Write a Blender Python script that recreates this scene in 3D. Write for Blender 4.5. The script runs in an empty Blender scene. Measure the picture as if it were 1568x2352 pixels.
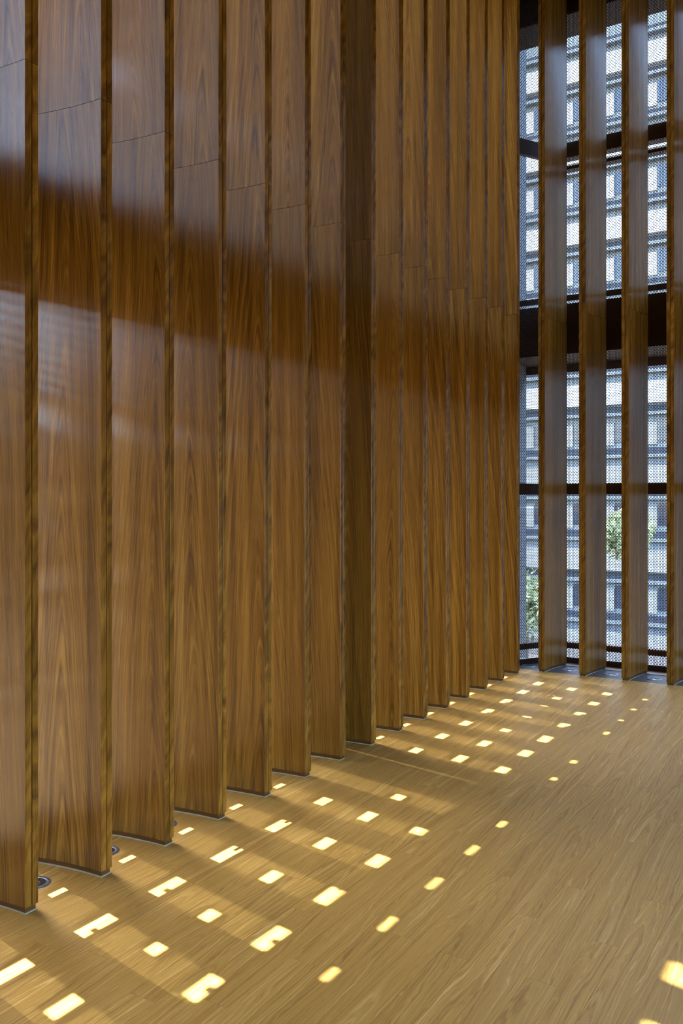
import bpy, bmesh, math, random
from mathutils import Vector
S = bpy.context.scene
COL = S.collection
random.seed(7)

# ------------------------------------------------------------------ camera
FPX = 2000.0
cam_d = bpy.data.cameras.new('camera')
cam = bpy.data.objects.new('camera', cam_d); COL.objects.link(cam)
cam_d.sensor_fit = 'VERTICAL'; cam_d.sensor_height = 36.0
cam_d.lens = 36.0*FPX/2352.0
cam_d.shift_y = -29.0/2352.0
cam_d.clip_start = 0.05; cam_d.clip_end = 400
YAW = math.atan2(1224, 2000)
cam.location = (0, 0, 1.5)
cam.rotation_euler = (math.pi/2, 0, YAW)
S.camera = cam

# ------------------------------------------------------------------ light
TAN_E = 1.4            # sun: falls 1.4 m for each metre it travels towards +x
SLOPE = -0.2           # and drifts 0.2 m towards -y
W = bpy.data.worlds.new('world'); S.world = W; W.use_nodes = True
nt = W.node_tree; nt.nodes.clear()
sky = nt.nodes.new('ShaderNodeTexSky'); sky.sky_type = 'NISHITA'
sky.sun_disc = False
sky.sun_elevation = math.atan(TAN_E/math.hypot(1, SLOPE))
sky.sun_rotation = math.atan2(-1, -SLOPE)
sky.air_density = 1.0; sky.dust_density = 2.5; sky.ozone_density = 1.0
bg = nt.nodes.new('ShaderNodeBackground'); bg.inputs[1].default_value = 3.6
wo = nt.nodes.new('ShaderNodeOutputWorld')
nt.links.new(sky.outputs[0], bg.inputs[0]); nt.links.new(bg.outputs[0], wo.inputs[0])

sun_d = bpy.data.lights.new('sun', 'SUN'); sun = bpy.data.objects.new('sun', sun_d); COL.objects.link(sun)
sun_d.energy = 24.0; sun_d.angle = math.radians(0.53); sun_d.color = (1.0, 0.96, 0.89)
sun.rotation_euler = Vector((1, SLOPE, -TAN_E)).to_track_quat('-Z', 'Y').to_euler()

vs = S.view_settings
vs.view_transform = 'Standard'; vs.look = 'None'; vs.gamma = 1.0; vs.use_curve_mapping = False
vs.exposure = 0.35
S.cycles.max_bounces = 10
S.cycles.diffuse_bounces = 6
S.cycles.glossy_bounces = 4
S.cycles.use_denoising = True
S.cycles.sample_clamp_indirect = 8.0

# ------------------------------------------------------------------ helpers
def srgb(r, g, b):
    f = lambda c: (c/255/12.92) if c/255 <= 0.04045 else ((c/255+0.055)/1.055)**2.4
    return (f(r), f(g), f(b), 1)

def tag(o, label=None, cat=None, group=None, kind=None):
    if label: o['label'] = label
    if cat: o['category'] = cat
    if group: o['group'] = group
    if kind: o['kind'] = kind
    return o

def mesh_obj(name, verts, faces, mat, parent=None, smooth=False, me=None):
    if me is None:
        me = bpy.data.meshes.new(name); me.from_pydata(verts, [], faces); me.update()
        if mat: me.materials.append(mat)
        if smooth:
            for p in me.polygons: p.use_smooth = True
    o = bpy.data.objects.new(name, me); COL.objects.link(o)
    if parent: o.parent = parent
    return o

def empty(name, loc, rz=0.0):
    o = bpy.data.objects.new(name, None); COL.objects.link(o)
    o.empty_display_size = 0.1; o.location = loc; o.rotation_euler = (0, 0, rz)
    return o

class MB:
    """collects boxes, prisms, lathes into one mesh"""
    def __init__(s): s.v = []; s.f = []
    def box(s, x0, y0, z0, x1, y1, z1):
        n = len(s.v)
        s.v += [(x0,y0,z0),(x1,y0,z0),(x1,y1,z0),(x0,y1,z0),(x0,y0,z1),(x1,y0,z1),(x1,y1,z1),(x0,y1,z1)]
        s.f += [(n,n+3,n+2,n+1),(n+4,n+5,n+6,n+7),(n,n+1,n+5,n+4),(n+1,n+2,n+6,n+5),(n+2,n+3,n+7,n+6),(n+3,n,n+4,n+7)]
    def prism(s, poly, z0, z1, flip=False):
        n = len(s.v); k = len(poly)
        s.v += [(x, y, z0) for x, y in poly] + [(x, y, z1) for x, y in poly]
        fs = [tuple(n+i for i in reversed(range(k))), tuple(n+k+i for i in range(k))]
        fs += [(n+i, n+(i+1)%k, n+k+(i+1)%k, n+k+i) for i in range(k)]
        if flip: fs = [tuple(reversed(f)) for f in fs]
        s.f += fs
    def lathe(s, prof, seg=40):
        n = len(s.v); k = len(prof)
        for i in range(seg):
            a = 2*math.pi*i/seg
            s.v += [(r*math.cos(a), r*math.sin(a), z) for r, z in prof]
        for i in range(seg):
            j = (i+1) % seg
            for q in range(k-1):
                s.f.append((n+i*k+q, n+j*k+q, n+j*k+q+1, n+i*k+q+1))
    def build(s, name, mat, parent=None, smooth=False):
        return mesh_obj(name, s.v, s.f, mat, parent, smooth)

# ------------------------------------------------------------------ materials
def new_mat(name):
    m = bpy.data.materials.new(name); m.use_nodes = True
    return m, m.node_tree, m.node_tree.nodes['Principled BSDF']

def plain(name, col, rough=0.6, metal=0.0, noise=0.0, nscale=20.0, spec=0.5):
    m, t, b = new_mat(name)
    b.inputs['Base Color'].default_value = col
    b.inputs['Roughness'].default_value = rough
    b.inputs['Metallic'].default_value = metal
    b.inputs['Specular IOR Level'].default_value = spec
    if noise:
        tc = t.nodes.new('ShaderNodeTexCoord'); n = t.nodes.new('ShaderNodeTexNoise')
        n.inputs['Scale'].default_value = nscale; n.inputs['Detail'].default_value = 5
        t.links.new(tc.outputs['Object'], n.inputs['Vector'])
        mr = t.nodes.new('ShaderNodeMapRange'); mr.inputs[3].default_value = 1-noise; mr.inputs[4].default_value = 1+noise
        t.links.new(n.outputs[0], mr.inputs[0])
        mx = t.nodes.new('ShaderNodeMix'); mx.data_type = 'RGBA'; mx.blend_type = 'MULTIPLY'; mx.inputs[0].default_value = 1
        mx.inputs[6].default_value = col; t.links.new(mr.outputs[0], mx.inputs[7])
        t.links.new(mx.outputs[2], b.inputs['Base Color'])
    return m

def wood(name, ax_u, ax_l, cols, ring=150.0, arch=14.0, wob=1.6, fine=260.0, rough=(0.3, 0.42),
         spread=0.2, bump=0.12, tone=0.12, u_mid=0.0, contrast=1.0, streak=0.5, band=0.5, spec=0.5, satin=0.0):
    """figured timber. ax_u: axis across the grain, ax_l: axis along it (object space).
    Nested arches (cathedral figure) around a centre line that differs for each board."""
    m, t, b = new_mat(name); N = t.nodes; L = t.links
    def math_(op, a, c=None, d=None):
        n = N.new('ShaderNodeMath'); n.operation = op
        for i, q in enumerate((a, c, d)):
            if q is None: continue
            if isinstance(q, (int, float)): n.inputs[i].default_value = q
            else: L.new(q, n.inputs[i])
        return n.outputs[0]
    tc = N.new('ShaderNodeTexCoord'); oi = N.new('ShaderNodeObjectInfo')
    sp = N.new('ShaderNodeSeparateXYZ'); L.new(tc.outputs['Object'], sp.inputs[0])
    u = sp.outputs[ax_u]; l = sp.outputs[ax_l]
    w = sp.outputs[3-ax_u-ax_l]
    rnd = oi.outputs['Random']
    seed = math_('MULTIPLY', rnd, 91.7)
    wn = N.new('ShaderNodeTexWhiteNoise'); wn.noise_dimensions = '1D'; L.new(seed, wn.inputs['W'])
    r2 = wn.outputs['Value']
    # centre line: board-specific, wandering slowly
    cv = N.new('ShaderNodeCombineXYZ'); L.new(math_('MULTIPLY', l, 0.7), cv.inputs[0]); L.new(seed, cv.inputs[1])
    nc = N.new('ShaderNodeTexNoise'); nc.inputs['Scale'].default_value = 1.0; nc.inputs['Detail'].default_value = 1
    L.new(cv.outputs[0], nc.inputs['Vector'])
    c0 = math_('MULTIPLY_ADD', math_('SUBTRACT', r2, 0.5), spread, u_mid)
    c1 = math_('MULTIPLY_ADD', math_('SUBTRACT', nc.outputs[0], 0.5), 0.12, c0)
    du = math_('SUBTRACT', u, c1)
    hyp = math_('SQRT', math_('MULTIPLY_ADD', du, du, 0.0003))
    # wobble of the rings
    wv = N.new('ShaderNodeCombineXYZ')
    L.new(math_('MULTIPLY', u, 22.0), wv.inputs[0]); L.new(math_('MULTIPLY_ADD', l, 2.6, seed), wv.inputs[1])
    L.new(math_('MULTIPLY', w, 22.0), wv.inputs[2])
    nw = N.new('ShaderNodeTexNoise'); nw.inputs['Scale'].default_value = 1.0; nw.inputs['Detail'].default_value = 3.5
    nw.inputs['Roughness'].default_value = 0.55
    L.new(wv.outputs[0], nw.inputs['Vector'])
    f = math_('MULTIPLY', hyp, ring)
    f = math_('MULTIPLY_ADD', l, arch, f)
    f = math_('MULTIPLY_ADD', math_('SUBTRACT', nw.outputs[0], 0.5), wob*4, f)
    f = math_('MULTIPLY_ADD', w, 30.0, f)
    rv = N.new('ShaderNodeCombineXYZ'); L.new(f, rv.inputs[0]); L.new(seed, rv.inputs[1])
    nr = N.new('ShaderNodeTexNoise'); nr.inputs['Scale'].default_value = 0.9; nr.inputs['Detail'].default_value = 2.0
    L.new(rv.outputs[0], nr.inputs['Vector'])
    ringv = nr.outputs[0]
    # fine pores, long streaks
    fv = N.new('ShaderNodeCombineXYZ')
    L.new(math_('MULTIPLY', u, fine), fv.inputs[0]); L.new(math_('MULTIPLY_ADD', l, 3.0, seed), fv.inputs[1]); L.new(math_('MULTIPLY', w, fine), fv.inputs[2])
    nf = N.new('ShaderNodeTexNoise'); nf.inputs['Scale'].default_value = 1.0; nf.inputs['Detail'].default_value = 3
    L.new(fv.outputs[0], nf.inputs['Vector'])
    # broad bands of tone, strongly stretched
    bv = N.new('ShaderNodeCombineXYZ')
    L.new(math_('MULTIPLY', u, 26.0), bv.inputs[0]); L.new(math_('MULTIPLY_ADD', l, 0.35, seed), bv.inputs[1]); L.new(math_('MULTIPLY', w, 26.0), bv.inputs[2])
    nb = N.new('ShaderNodeTexNoise'); nb.inputs['Scale'].default_value = 1.0; nb.inputs['Detail'].default_value = 3
    L.new(bv.outputs[0], nb.inputs['Vector'])
    v = math_('MULTIPLY_ADD', math_('SUBTRACT', ringv, 0.5), 1.25*contrast, 0.5)
    v = math_('MULTIPLY_ADD', math_('SUBTRACT', nf.outputs[0], 0.5), streak, v)
    v = math_('MULTIPLY_ADD', math_('SUBTRACT', nb.outputs[0], 0.5), band, v)
    cr = N.new('ShaderNodeValToRGB'); L.new(v, cr.inputs[0])
    e = cr.color_ramp.elements
    e[0].position = 0.22; e[0].color = cols[0]
    e[1].position = 0.80; e[1].color = cols[-1]
    for i, c in enumerate(cols[1:-1]):
        q = cr.color_ramp.elements.new(0.22+0.58*(i+1)/(len(cols)-1)); q.color = c
    # board to board tone
    wn2 = N.new('ShaderNodeTexWhiteNoise'); wn2.noise_dimensions = '1D'; L.new(math_('ADD', seed, 3.3), wn2.inputs['W'])
    mr = math_('MULTIPLY_ADD', math_('SUBTRACT', wn2.outputs['Value'], 0.5), 2*tone, 1.0)
    mx = N.new('ShaderNodeMix'); mx.data_type = 'RGBA'; mx.blend_type = 'MULTIPLY'; mx.inputs[0].default_value = 1
    L.new(cr.outputs[0], mx.inputs[6]); L.new(mr, mx.inputs[7])
    L.new(mx.outputs[2], b.inputs['Base Color'])
    rr = N.new('ShaderNodeMapRange'); L.new(nf.outputs[0], rr.inputs[0]); rr.inputs[3].default_value = rough[0]; rr.inputs[4].default_value = rough[1]
    L.new(rr.outputs[0], b.inputs['Roughness'])
    b.inputs['Specular IOR Level'].default_value = spec
    bp = N.new('ShaderNodeBump'); bp.inputs['Strength'].default_value = bump; bp.inputs['Distance'].default_value = 0.0004
    L.new(v, bp.inputs['Height']); L.new(bp.outputs[0], b.inputs['Normal'])
    if satin:                                   # satin lacquer: an even sheen instead of a grazing one
        b.inputs['Specular IOR Level'].default_value = 0.0
        gl = N.new('ShaderNodeBsdfGlossy'); ms = N.new('ShaderNodeMixShader'); ms.inputs[0].default_value = satin
        L.new(rr.outputs[0], gl.inputs['Roughness']); L.new(bp.outputs[0], gl.inputs['Normal'])
        L.new(b.outputs[0], ms.inputs[1]); L.new(gl.outputs[0], ms.inputs[2])
        L.new(ms.outputs[0], N['Material Output'].inputs['Surface'])
    return m

FIN_COLS = [srgb(82, 55, 16), srgb(120, 85, 27), srgb(144, 106, 38), srgb(168, 130, 56)]
M = {}
M['fin'] = wood('fin_timber', 0, 2, FIN_COLS, ring=190, arch=17.0, wob=0.9, fine=380.0, spread=0.24, u_mid=0.16, rough=(0.24, 0.3), satin=0.09, bump=0.04, tone=0.05, contrast=0.85, streak=0.3, band=0.9)
M['floor'] = wood('oak_plank', 0, 1, [srgb(168, 130, 64), srgb(194, 156, 80), srgb(208, 172, 94), srgb(232, 202, 128)],
                  ring=170, arch=8.0, wob=2.2, fine=330, rough=(0.36, 0.5), spread=0.12, bump=0.12, tone=0.05, contrast=0.8, streak=0.6, band=0.45, spec=0.3)
M['core'] = plain('black_groove', srgb(18, 12, 8), 0.8)
M['kick'] = plain('brown_plinth', srgb(98, 68, 36), 0.5)
M['trim'] = plain('pale_metal_trim', srgb(196, 202, 186), 0.4, 0.2)
M['mesh'] = plain('brown_mesh_metal', srgb(52, 34, 20), 0.55, 0.0, 0.15, 30)
M['beam'] = plain('brown_steel', srgb(70, 42, 24), 0.55, 0.0, 0.12, 8)
M['slab'] = plain('dark_slab', srgb(50, 32, 18), 0.8, 0.0, 0.1, 5)
M['sub'] = plain('floor_substrate', srgb(60, 42, 24), 0.9)
M['stone'] = plain('grey_edge_stone', srgb(84, 86, 88), 0.35, 0.0, 0.12, 40)
M['sill'] = plain('pale_threshold', srgb(140, 144, 144), 0.45, 0.0, 0.06, 30)
M['plaster'] = plain('warm_plaster', srgb(200, 178, 142), 0.85, 0.0, 0.05, 3)
M['plaster2'] = plain('brown_panelling', srgb(120, 88, 54), 0.7, 0.0, 0.1, 3)
M['ceil'] = plain('dark_ceiling', srgb(64, 48, 34), 0.8, 0.0, 0.05, 3)
M['steel'] = plain('brushed_steel', srgb(128, 136, 150), 0.38, 0.6)
M['black'] = plain('black_baffle', srgb(10, 10, 12), 0.35)
M['lens'] = plain('lamp_lens', srgb(120, 140, 160), 0.08, 0.6)
M['beige'] = plain('beige_render', srgb(190, 150, 96), 0.85, 0.0, 0.05, 1)
M['midw'] = plain('shaded_render', srgb(122, 128, 128), 0.8, 0.0, 0.1, 1)  # white render with the lower storeys' shade put into its colour
M['dgrey'] = plain('slab_shade', srgb(30, 38, 48), 0.8)  # painted shade below the facade's slabs
M['white'] = plain('white_render', srgb(172, 177, 177), 0.8, 0.0, 0.03, 1)
M['greyw'] = plain('grey_render', srgb(92, 101, 108), 0.8, 0.0, 0.05, 1)
M['dglass'] = plain('dark_window_glass', srgb(34, 46, 60), 0.1)
M['road'] = plain('grey_road', srgb(66, 68, 68), 0.9, 0.0, 0.15, 1)
M['ground'] = plain('pale_paving', srgb(132, 112, 80), 0.85, 0.0, 0.08, 2)
M['leaf'] = plain('green_leaf', srgb(140, 156, 118), 0.6, 0.0, 0.3, 2)
M['bark'] = plain('grey_bark', srgb(96, 84, 70), 0.9, 0.0, 0.2, 8)

# ------------------------------------------------------------------ dimensions
FX = -2.612           # left wall: x of the fins' inner edges
PY = 0.3621           # pitch
Y1 = 2.083            # first visible fin's near face
RY = 7.352            # right wall: y of the fins' inner edges
RX1 = -2.436; PX = 0.3545
TOP = 6.25; JOINT = 3.089; DEP = 0.43; TH = 0.058; KC = 0.33
MXL = -3.13           # left perforated screen plane
MYR = 7.90            # right perforated screen plane

# ------------------------------------------------------------------ the shell
def planks():
    fl = MB(); fl.box(-3.14, -9, -0.06, 9, MYR+0.02, -0.012)
    floor = fl.build('floor', M['sub']); tag(floor, kind='structure')
    pw, pl, gap = 0.1, 1.28, 0.00015
    cache = {}
    def shape(w, l):
        k = (round(w, 4), round(l, 4))
        if k not in cache:
            c = 0.0005; x1 = w-gap; y1 = l-gap; v = []
            for (d, z) in ((0, -0.011), (0, -c), (c, 0)):
                v += [(gap+d, gap+d, z), (x1-d, gap+d, z), (x1-d, y1-d, z), (gap+d, y1-d, z)]
            f = [(8, 9, 10, 11)]
            for r in (0, 4):
                f += [(r+i, r+(i+1)%4, r+4+(i+1)%4, r+4+i) for i in range(4)]
            me = bpy.data.meshes.new('plank'); me.from_pydata(v, [], f); me.materials.append(M['floor']); me.update()
            cache[k] = me
        return cache[k]
    cy, sy = math.cos(YAW), math.sin(YAW)
    def seen(x, y, w, l):
        for a in (0, .25, .5, .75, 1):
            for q in (0, .5, 1):
                X, Y = x+w*q, y+l*a
                d = -X*sy+Y*cy; s = X*cy+Y*sy
                if d < 0.6: continue
                px = 784+FPX*s/d; py = 1147+FPX*1.5/d
                if -40 < px < 1608 and py < 2400: return True
        return False
    rest = MB(); n = 0; xr = -3.13; r = random.Random(11); off = 0.0
    y_end = 7.40
    i = 0
    while xr < 9:
        off = (off+0.31+r.random()*0.5) % pl
        w = pw
        y = -9+off-pl
        while y < y_end:
            y0 = max(y, -9); y1 = min(y+pl, y_end)
            if y1-y0 > 0.03:
                if xr < 1.6 and seen(xr, y0, w, y1-y0) and n < 300:
                    o = mesh_obj('plank', None, None, None, floor, me=shape(w, y1-y0)); o.location = (xr, y0, 0); n += 1
                else:
                    rest.box(xr+gap, y0+gap, -0.011, xr+w-gap, y1-gap, 0)
            y += pl
        xr += w
    s = rest.build('plank_field', M['floor'], floor); tag(s, kind='stuff')
    # grey edge strip and pale threshold under the right screen, pale threshold under the left one
    a = MB(); a.box(FX-0.02-0.5, 7.402, -0.011, 9, 7.74, 0.0); a.build('edge_strip', M['stone'], floor)
    a = MB(); a.box(FX-0.02-0.5, 7.742, -0.011, 9, MYR+0.02, 0.004); a.build('threshold', M['sill'], floor)
    print('planks', n)
planks()

c = MB(); c.box(-3.6, -9, TOP, 9, 8.3, TOP+0.3); tag(c.build('ceiling', M['ceil']), kind='structure')
# side of the hall away from the screens, with unseen window openings sized for fill light
c = MB(); c.box(9, -9, 0, 9.25, 8.3, 0.5); c.box(9, -9, 2.6, 9.25, 8.3, TOP)
for y in (-9, -6.2, -3.4, -0.6, 2.2): c.box(9, y, 0.5, 9.25, y+0.5, 2.6)
c.box(9, 3.4, 0.5, 9.25, 8.3, 2.6)
tag(c.build('wall_far_side', M['plaster']), kind='structure')
c = MB(); c.box(-3.6, -9.3, 0, 9.25, -9, TOP)
tag(c.build('wall_back', M['plaster']), kind='structure')

# ------------------------------------------------------------------ fins
NS = 14
def curve(b, a0, a1, n=NS):
    return [(a0+(a1-a0)*i/n, b-KC*(a0+(a1-a0)*i/n)**2) for i in range(n+1)]
def board_poly(b0, b1, a0=0.0, a1=DEP, ch=0.0008):
    p = curve(b0, a0+ch, a1-ch)
    q = curve(b1, a0+ch, a1-ch)
    pts = [(a, b) for a, b in p]
    pts.append((a1, b0+ch-KC*a1*a1)); pts.append((a1, b1-ch-KC*a1*a1))
    pts += list(reversed(q))
    pts.append((a0, b1-ch-KC*a0*a0)); pts.append((a0, b0+ch-KC*a0*a0))
    return pts
FINM = {}
def fin_meshes(s):
    """s=+1 : local (a,b)=(x,y); s=-1 : b mirrored"""
    def bld(name, poly, z0, z1, mat, smooth=True):
        mb = MB(); mb.prism([(a, b*s) for a, b in poly], z0, z1, flip=(s < 0))
        me = bpy.data.meshes.new(name); me.from_pydata(mb.v, [], mb.f); me.materials.append(mat); me.update()
        return (name, me)
    g = 0.0019
    out = []
    for (b0, b1) in ((0, 0.0285), (0.0325, TH)):
        out.append(bld('lower_board', board_poly(b0, b1), 0.024, JOINT-g/2, M['fin']))
        out.append(bld('upper_board', board_poly(b0, b1), JOINT+g/2, TOP, M['fin']))
    out.append(bld('groove_core', board_poly(0.0275, 0.0335, 0.016, DEP-0.004, 0.0008), 0.022, TOP, M['core']))
    out.append(bld('plinth', board_poly(0.006, TH-0.006, 0.006, DEP-0.006), 0.004, 0.0245, M['kick']))
    out.append(bld('base_trim', board_poly(0.003, TH-0.003, 0.003, DEP-0.003), 0.0, 0.0045, M['trim']))
    return out
FINM['L'] = fin_meshes(-1); FINM['R'] = fin_meshes(1)
def make_fin(side, loc, rz, label, group):
    r = empty('timber_fin', loc, rz)
    tag(r, label, 'fin', group)
    for name, me in FINM[side]:
        mesh_obj(name, None, None, None, r, me=me)
    return r
ORD = ['first','second','third','fourth','fifth','sixth','seventh','eighth','ninth','tenth','eleventh','twelfth','thirteenth','fourteenth','fifteenth']
GL = 'curved timber fins along the left side'
for i in range(-10, 15):
    y = Y1+PY*i
    if i < 0: lab = 'tall curved timber fin beyond the left edge of the photo'
    elif i == 0: lab = 'leftmost tall timber fin, cut off by the left edge, pale blue sheen on top'
    elif i == 7: lab = 'eighth tall timber fin from the left, in deep shadow, darkest of the row'
    elif i == 14: lab = 'last timber fin of the left row, in the corner beside the first bright screen'
    else: lab = '%s tall curved timber fin from the left edge, brown with vertical grain' % ORD[i]
    # outward = -x, thickness = +y : rotate by 180 deg, mirrored mesh (b -> -b)
    make_fin('L', (FX, y, 0), math.pi, lab, GL)
RL = ['dark timber fin just right of the corner, between the first two screen gaps',
      'dark timber fin between the second and third screen gaps from the corner',
      'dark timber fin between the third and fourth screen gaps from the corner',
      'dark timber fin cut off by the right edge of the photo']
for i in range(0, 12):
    lab = RL[i] if i < 4 else 'dark timber fin beyond the right edge of the photo'
    # outward = +y, thickness = -x : rotate +90 deg
    make_fin('R', (RX1+PX*i, RY, 0), math.pi/2, lab, 'curved timber fins in front of the right screen')

# ------------------------------------------------------------------ perforated screens
def perf_tile(name, cols, rows, pw=0.0125, ph=0.028, sw=0.0091, sh=0.0220, t=0.002):
    """slotted sheet in the local x-z plane, slots staggered from column to column; boxes without hidden ends"""
    v = []; f = []
    H = rows*ph
    def bar(x0, x1, z0, z1, tb=True, lr=True):
        n = len(v)
        v.extend([(x0,0,z0),(x1,0,z0),(x1,0,z1),(x0,0,z1),(x0,t,z0),(x1,t,z0),(x1,t,z1),(x0,t,z1)])
        f.extend([(n,n+1,n+2,n+3),(n+5,n+4,n+7,n+6)])
        if tb: f.extend([(n+3,n+2,n+6,n+7),(n,n+4,n+5,n+1)])
        if lr: f.extend([(n+1,n+5,n+6,n+2),(n+4,n,n+3,n+7)])
    hw = (pw-sw)/2; hh = (ph-sh)/2
    for c in range(cols):
        x = c*pw
        bar(x, x+hw, 0, H, tb=False); bar(x+pw-hw, x+pw, 0, H, tb=False)
        if c % 2 == 0:
            for r in range(rows+1):
                z = r*ph
                bar(x+hw, x+pw-hw, max(0, z-hh), min(H, z+hh), lr=False)
        else:
            for r in range(rows):
                z = (r+0.5)*ph
                bar(x+hw, x+pw-hw, z-hh, z+hh, lr=False)
    me = bpy.data.meshes.new(name); me.from_pydata(v, [], f); me.materials.append(M['mesh']); me.update()
    return me
TILE = perf_tile('mesh_panel', 28, 52)       # 0.35 x 1.456 m
scr = empty('perforated_screen', (-0.5, MYR, 0.05))
tag(scr, 'brown slotted metal screen behind the dark fins on the right', 'screen')
def tile(x, y, z, rz=0.0, parent=scr, ox=0.0, oy=0.0, me=TILE):
    o = mesh_obj('mesh_panel', None, None, None, parent, me=me)
    o.location = (x-ox, y-oy, z); o.rotation_euler = (0, 0, rz)
    return o
zs = [0.05+1.456*k for k in range(5)]
x = -2.535
while x < 1.6:
    for z in zs: tile(x, MYR, z, ox=-0.5, oy=MYR).location.z = z-0.05
    x += 0.35
# corner leaf of the screen, set at a slant behind the last left fin
crn = empty('perforated_screen', (-2.547, MYR, 0.05))
tag(crn, 'slanted slotted metal leaf in the corner gap, with a thin bright seam at mid height', 'screen')
dx, dy = -0.2529, -0.45
ang = math.atan2(dy, dx)
CT = perf_tile('mesh_panel', 41, 49)
for z in (0.0, 1.38, 2.758, 4.13, 5.502):
    o = mesh_obj('mesh_panel', None, None, None, crn, me=CT)
    o.rotation_euler = (0, 0, ang); o.location = (0, 0, z)
# rails and slabs behind the right screen
def rail(name, z0, z1, mat, d0=0.012, d1=0.10, par=scr):
    m_ = MB(); m_.box(-2.54-(-0.5), d0, z0-0.05, 2.1, d1, z1-0.05); return m_.build(name, mat, par)
rail('bottom_rail', 0.135, 0.185, M['beam'])
rail('base_rail', 0.0, 0.05, M['mesh'], -0.004, 0.03)
rail('middle_rail', 1.545, 1.645, M['beam'])
rail('thin_rail', 4.53, 4.56, M['beam'])
rail('upper_rail', 4.64, 4.78, M['beam'], 0.012, 0.12)
for nm, z0, z1, mt, d0, d1 in (('bottom_rail', 0.135, 0.185, 'beam', 0.012, 0.06), ('base_rail', 0.0, 0.05, 'mesh', -0.004, 0.012),
                               ('middle_rail', 1.545, 1.645, 'beam', 0.012, 0.06), ('upper_rail', 4.64, 4.78, 'beam', 0.012, 0.06)):
    m_ = MB(); m_.box(0, -d1, z0-0.05, 0.51, -d0, z1-0.05); q_ = m_.build(nm, M[mt], crn); q_.rotation_euler = (0, 0, ang)
def struct_box(name, *b, mat='slab'):
    m_ = MB(); m_.box(*b); return tag(m_.build(name, M[mat]), kind='structure')
struct_box('trim_1', -3.35, MYR+0.02, 2.84, 4.0, MYR+0.62, 3.30)
struct_box('trim_2', -3.35, MYR+0.02, 3.33, 4.0, MYR+0.05, 3.38)
struct_box('trim_3', -3.35, MYR+0.02, 5.96, 4.0, MYR+0.42, 6.5)
struct_box('trim_4', -3.30, MYR+0.62, 2.76, 4.0, MYR+0.66, 2.86, mat='beam')

# left screen : perforated sheet with larger openings added to shape the sun patches
def floor2screen(x, y):
    d = x-MXL
    return (y-SLOPE*d, d*TAN_E)
PATCH = []
def P(x0, x1, y0, y1, notch=0): PATCH.append((x0, x1, y0, y1, notch))
for k in range(-3, 14):
    if k in (5, 6): continue
    P(-2.675, -2.635, 2.235+PY*k, 2.315+PY*k)
for y0, y1, n in ((1.36,1.50,0),(1.755,1.885,0),(2.085,2.245,1),(2.445,2.615,1),(2.815,2.975,2),(3.20,3.345,2),(3.60,3.70,0),
                  (4.62,4.715,0),(4.985,5.085,0),(5.36,5.46,0),(5.745,5.87,3),(6.10,6.24,3),(6.47,6.62,2),(6.83,6.98,2)):
    P(-2.368, -2.300, y0, y1, n)
for y0, y1, n in ((1.38,1.45,0),(1.72,1.83,0),(2.13,2.235,0),(2.40,2.46,0),(2.765,2.85,0),(3.15,3.25,0),(3.53,3.64,0),(3.86,3.92,0),
                  (4.60,4.76,2),(4.97,5.12,2),(5.35,5.41,0),(5.78,5.85,0),(6.16,6.20,0),(6.42,6.48,0),(6.78,6.86,0)):
    P(-2.075, -2.010, y0, y1, n)
for y0, y1, n in ((1.28,1.43,1),(1.64,1.80,1),(2.00,2.19,1),(2.345,2.52,1),(2.725,2.885,2),(3.11,3.285,2),(3.51,3.61,0),
                  (4.54,4.63,0),(4.90,5.01,0),(5.25,5.38,0),(5.655,5.79,3),(6.03,6.16,3),(6.38,6.52,2),(6.76,6.90,2)):
    P(-1.790, -1.722, y0, y1, n)
for y0, y1, n in ((2.29,2.36,0),(2.66,2.76,0),(3.04,3.14,0),(3.42,3.53,0),(3.78,3.85,0),(4.56,4.64,0),(4.91,5.00,0),(5.62,5.68,0),(6.02,6.07,0),(6.37,6.42,0),(6.73,6.8,0)):
    P(-1.480, -1.430, y0, y1, n)
for k in range(-2, 6): P(-0.56, -0.48, 2.47+0.375*k, 2.58+0.375*k)
OPEN = []
for x0, x1, y0, y1, n in PATCH:
    (a0, z0) = floor2screen(x0, y0); (a1, z1) = floor2screen(x1, y1)
    OPEN.append((a0, a1, z0, z1, n))
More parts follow.
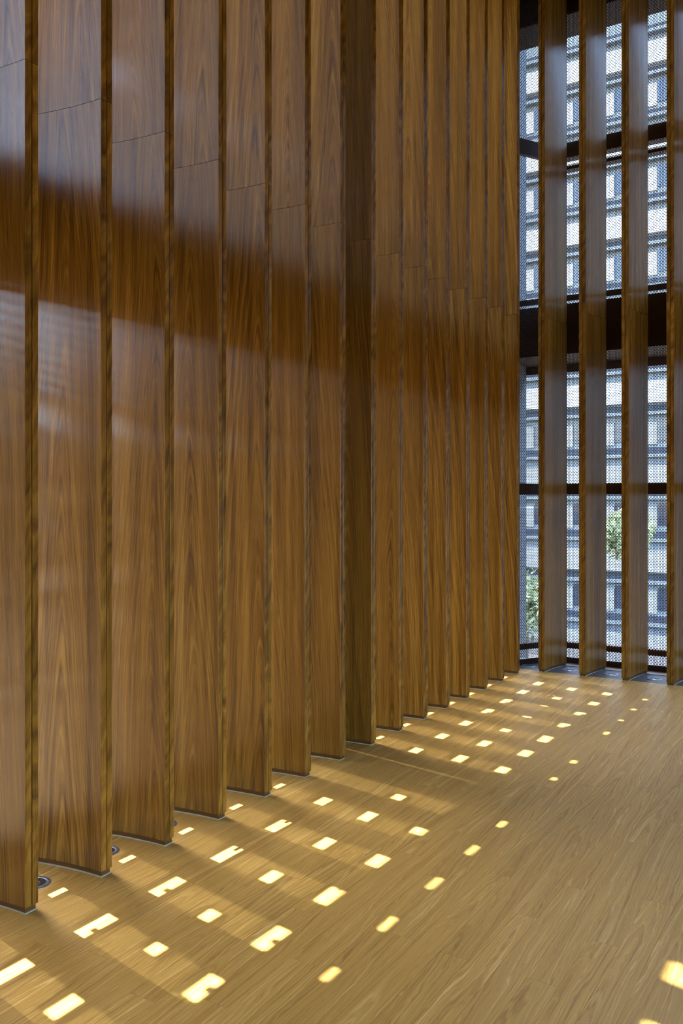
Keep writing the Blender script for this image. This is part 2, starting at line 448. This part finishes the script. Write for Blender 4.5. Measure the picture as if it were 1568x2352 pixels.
def left_screen():
    r = empty('perforated_screen', (MXL, 3.0, 0.05))
    tag(r, 'slotted metal screen hidden behind the left row of timber fins', 'screen')
    Y0, Yn, Z0, Z1, pw, ph, bw = -1.8, 7.44, 0.05, 5.95, 0.024, 0.042, 0.005
    x0, x1 = MXL-0.002, MXL; D = 0.015
    m_ = MB()
    D = 0.015
    def vbar(ya, yb, za, zb):
        n = len(m_.v); X0, X1 = x0-MXL, x1-MXL; ya -= 3; yb -= 3; za -= .05; zb -= .05
        m_.v += [(X0,ya,za),(X0,yb,za),(X0,yb,zb),(X0,ya,zb),(X1,ya,za),(X1,yb,za),(X1,yb,zb),(X1,ya,zb)]
        m_.f += [(n,n+1,n+2,n+3),(n+5,n+4,n+7,n+6),(n,n+3,n+7,n+4),(n+1,n+5,n+6,n+2)]
    def hbar(ya, yb, za, zb):
        n = len(m_.v); ya -= 3; yb -= 3; za -= .05; zb = za+0.0016   # slat tilted down and outward to block most direct sun
        m_.v += [(-D,ya,za-D),(-D,yb,za-D),(-D,yb,zb-D),(-D,ya,zb-D),(0,ya,za),(0,yb,za),(0,yb,zb),(0,ya,zb)]
        m_.f += [(n,n+1,n+2,n+3),(n+5,n+4,n+7,n+6),(n+3,n+2,n+6,n+7),(n,n+4,n+5,n+1)]
    ZZ0, ZZ1 = Z0, Z1
    for Z0, Z1, pw, ph, bw, D in ((ZZ0, 1.982, 0.012, 0.021, 0.002, 0.0092), (1.982, ZZ1, 0.024, 0.042, 0.004, 0.0182)):
      nc = int((Yn-Y0)/pw); nr = int((Z1-Z0)/ph)+1; fine = pw < 0.02
      byc = {}
      for o in OPEN:
          for c in range(int((o[0]-Y0)/pw)-1, int((o[1]-Y0)/pw)+2): byc.setdefault(c, []).append(o)
      for c in range(nc):
          y = Y0+c*pw; os_ = byc.get(c, [])
          cuts = sorted((o[2], o[3]) for o in os_ if y+bw > o[0] and y < o[1])
          z = Z0
          for a, b in cuts:
              if a > z: vbar(y, y+bw, z, a)
              z = max(z, b)
          vbar(y, y+bw, z, Z1)
          sh = 0
          ya, yb = y+bw, y+pw
          for k in range(nr):
              za = Z0+k*ph+sh; zb = za+bw
              segs = [(ya, yb)]
              for o in os_:
                  if zb > o[2] and za < o[3]+0.044:
                      ns = []
                      for s0, s1 in segs:
                          if s1 <= o[0] or s0 >= o[1]: ns.append((s0, s1)); continue
                          if s0 < o[0]: ns.append((s0, o[0]))
                          if s1 > o[1]: ns.append((o[1], s1))
                      segs = ns
              for s0, s1 in segs: hbar(s0-(bw*(0.5 if fine else 1) if s0 == ya else 0), s1, za, zb)
    m_.build('mesh_panel', M['mesh'], r)
    fr = MB()
    def fb(ya, yb, za, zb): fr.box(-0.006, ya-3, za-.05, 0.002, yb-3, zb-.05)
    for a, b, z0, z1, n in OPEN:
        w = 0.007
        fb(a-w, b+w, z0-0.046, z0); fb(a-w, b+w, z1, z1+0.046); fb(a-w, a, z0, z1); fb(b, b+w, z0, z1)
        h = z1-z0; L = b-a
        if n == 1: fb(a+0.28*L, a+0.44*L, z1-0.35*h, z1)
        if n == 2:
            fb(a+0.72*L, b, z1-0.55*h, z1-0.3*h)
        if n == 3: fb(a, a+0.3*L, z1-0.3*h, z1)
    fr.build('patch_mask', M['mesh'], r)  # plates and tabs added to trim the sun patches
    ft = MB()
    ft.box(-0.05, -4.8, -0.05, 0.03, 4.44, 0.0)
    ft.build('bottom_rail', M['beam'], r)
left_screen()
struct_box('trim_5', MXL-0.055, -1.8, 2.42, MXL-0.022, 7.45, 2.98)
struct_box('trim_6', MXL-0.3, -9.0, 5.95, MXL-0.01, 7.45, TOP)
struct_box('wall_left', MXL-0.2, -9.0, 0, MXL, -1.8, 5.95, mat='plaster')
struct_box('wall_corner', MXL-0.2, 7.455, 0, -2.81, 7.475, TOP, mat='mesh')
struct_box('shade_pier', -3.45, 7.5, -0.3, -3.01, 8.5, 6.6, mat='greyw')  # pier added outside to keep sun off the slanted leaf
pier = struct_box('trim_7', MXL+0.006, Y1+6*PY+TH+0.004, 0, MXL+0.075, Y1+7*PY-0.075, TOP, mat='slab')

struct_box('wall_right', 1.72, 7.86, 0, 9, 8.1, TOP, mat='plaster2')  # plain wall added to cut outside glare past the screen's end
# ------------------------------------------------------------------ recessed floor lights
def uplight(loc, r, label, group):
    e = empty('recessed_floor_light', loc)
    tag(e, label, 'light', group)
    a = MB(); a.lathe([(r*0.70, -0.008), (r*0.70, 0.0032), (r*0.73, 0.0042), (r*0.96, 0.0036), (r, 0.0006), (r, -0.008)]); a.build('ring', M['steel'], e, True)
    a = MB(); a.lathe([(r*0.74, 0.0018), (r*0.52, 0.0011), (r*0.30, 0.0009)]); a.build('baffle', M['black'], e, True)
    a = MB(); a.lathe([(r*0.34, 0.0008), (r*0.30, 0.0018), (r*0.16, 0.0034), (0.0001, 0.004)]); a.build('lens', M['lens'], e, True)
    k = 6
    b_ = MB()
    for i in range(k):
        an = 2*math.pi*i/k
        cx_, cy_ = r*0.87*math.cos(an), r*0.87*math.sin(an)
        b_.box(cx_-0.002, cy_-0.002, 0.0042, cx_+0.002, cy_+0.002, 0.0052)
    b_.build('screws', M['black'], e)
GLT = 'recessed round floor lights'
lefts = ['steel-ringed floor light between the first and second fin from the left',
         'steel-ringed floor light between the second and third fin from the left',
         'steel-ringed floor light between the third and fourth fin from the left',
         'steel-ringed floor light peeking out between the fourth and fifth fin']
for i in range(4): uplight((-2.797, Y1+PY*i+0.195, 0.0), 0.060, lefts[i], GLT)
rights = ['round floor light in the corner gap, left of all the dark fins',
          'round floor light between the first and second dark fins right of the corner',
          'round floor light between the second and third dark fins right of the corner',
          'round floor light at the foot of the screen nearest the right edge']
for i, xx in enumerate((-2.66, -2.285, -1.925, -1.57)): uplight((xx, 7.565, 0.0), 0.066, rights[i], GLT)

# ------------------------------------------------------------------ outdoors
g = MB(); g.box(-120, -120, -8.4, 120, 8.6, -0.3)
tag(g.build('ground', M['ground']), kind='structure')
g = MB(); g.box(-120, 8.6, -8.5, 120, 120, -8.3)
tag(g.build('street', M['road']), kind='structure')

def apartment():
    by, st, top = 60.0, 2.8, 32.75
    bx0, bx1, n = -60.0, 160.0, 15
    e = empty('apartment_building', (-9, by, -8.3))
    tag(e, 'pale apartment building with stacked balconies seen through the right screen', 'building')
    ox, oz = -9, -8.3
    def bit(name, mat, a, b_, c0, c1, d0, d1, par=e):
        q = MB(); q.box(a-ox, -d1, c0-oz, b_-ox, -d0, c1-oz); return q.build(name, mat, par)
    bit('wall', M['greyw'], bx0, bx1, -8.3, top+2.5, -12, 0)
    for k in range(n):
        z = top-st*k                      # centre of the slab shadow, painted as a dark strip
        bit('shade_strip', M['dgrey'], bx0, bx1, z-0.22, z+0.22, 0, 0.02)
        bit('balcony_slab', M['greyw'], bx0, bx1, z-0.45, z-0.24, 0, 0.5)
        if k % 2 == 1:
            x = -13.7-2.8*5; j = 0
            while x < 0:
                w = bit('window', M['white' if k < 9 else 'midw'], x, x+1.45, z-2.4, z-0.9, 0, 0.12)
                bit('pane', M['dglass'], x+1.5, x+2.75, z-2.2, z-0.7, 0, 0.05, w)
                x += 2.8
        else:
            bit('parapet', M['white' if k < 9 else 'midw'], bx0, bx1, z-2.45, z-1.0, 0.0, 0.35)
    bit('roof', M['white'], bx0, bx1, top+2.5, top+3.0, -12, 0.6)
apartment()

nb = empty('added_wall', (-15, 2, -0.3))  # unseen, added to block low sky and warm the fins' reflections
tag(nb, 'long beige wall added outside to the left to block low sky, hidden behind the timber fins', 'wall')
q = MB(); q.box(-0.2, -40, 0, 0.2, 30, 5.6); q.build('wall_body', M['beige'], nb)
q = MB(); q.box(-0.26, -40, 5.6, 0.26, 30, 5.7); q.build('coping', M['white'], nb)

def tree(x, y, h, r, label, seed):
    e = empty('tree', (x, y, -8.3)); tag(e, label, 'tree', 'trees outside the screen')
    rr = random.Random(seed)
    c = MB()
    c.prism([(0.12*math.cos(a), 0.12*math.sin(a)) for a in [i*math.pi/4 for i in range(8)]], 0, h*0.7); c.build('trunk', M['bark'], e)
    lf = MB()
    for i in range(1500):
        a = rr.random()*2*math.pi; ph = math.acos(2*rr.random()-1); q = rr.random()**0.4*r*(0.75+0.25*math.sin(3*a+2*ph))
        px, py, pz = q*math.sin(ph)*math.cos(a), q*math.sin(ph)*math.sin(a), h*0.72+q*math.cos(ph)*0.9
        d1 = Vector((rr.gauss(0,1), rr.gauss(0,1), rr.gauss(0,1))).normalized()*0.13
        d2 = Vector((rr.gauss(0,1), rr.gauss(0,1), rr.gauss(0,1))).normalized()*0.08
        p = Vector((px, py, pz)); n = len(lf.v)
        lf.v += [tuple(p-d1), tuple(p+d2), tuple(p+d1), tuple(p-d2)]; lf.f.append((n, n+1, n+2, n+3))
    o = lf.build('foliage', M['leaf'], e); tag(o, kind='stuff')
tree(-8.9, 25.0, 9.4, 1.3, 'small green tree outside, behind the lower part of the corner screen', 3)
tree(-5.95, 25.0, 12.2, 0.9, 'small green tree outside, behind the third gap of the right screen', 5)
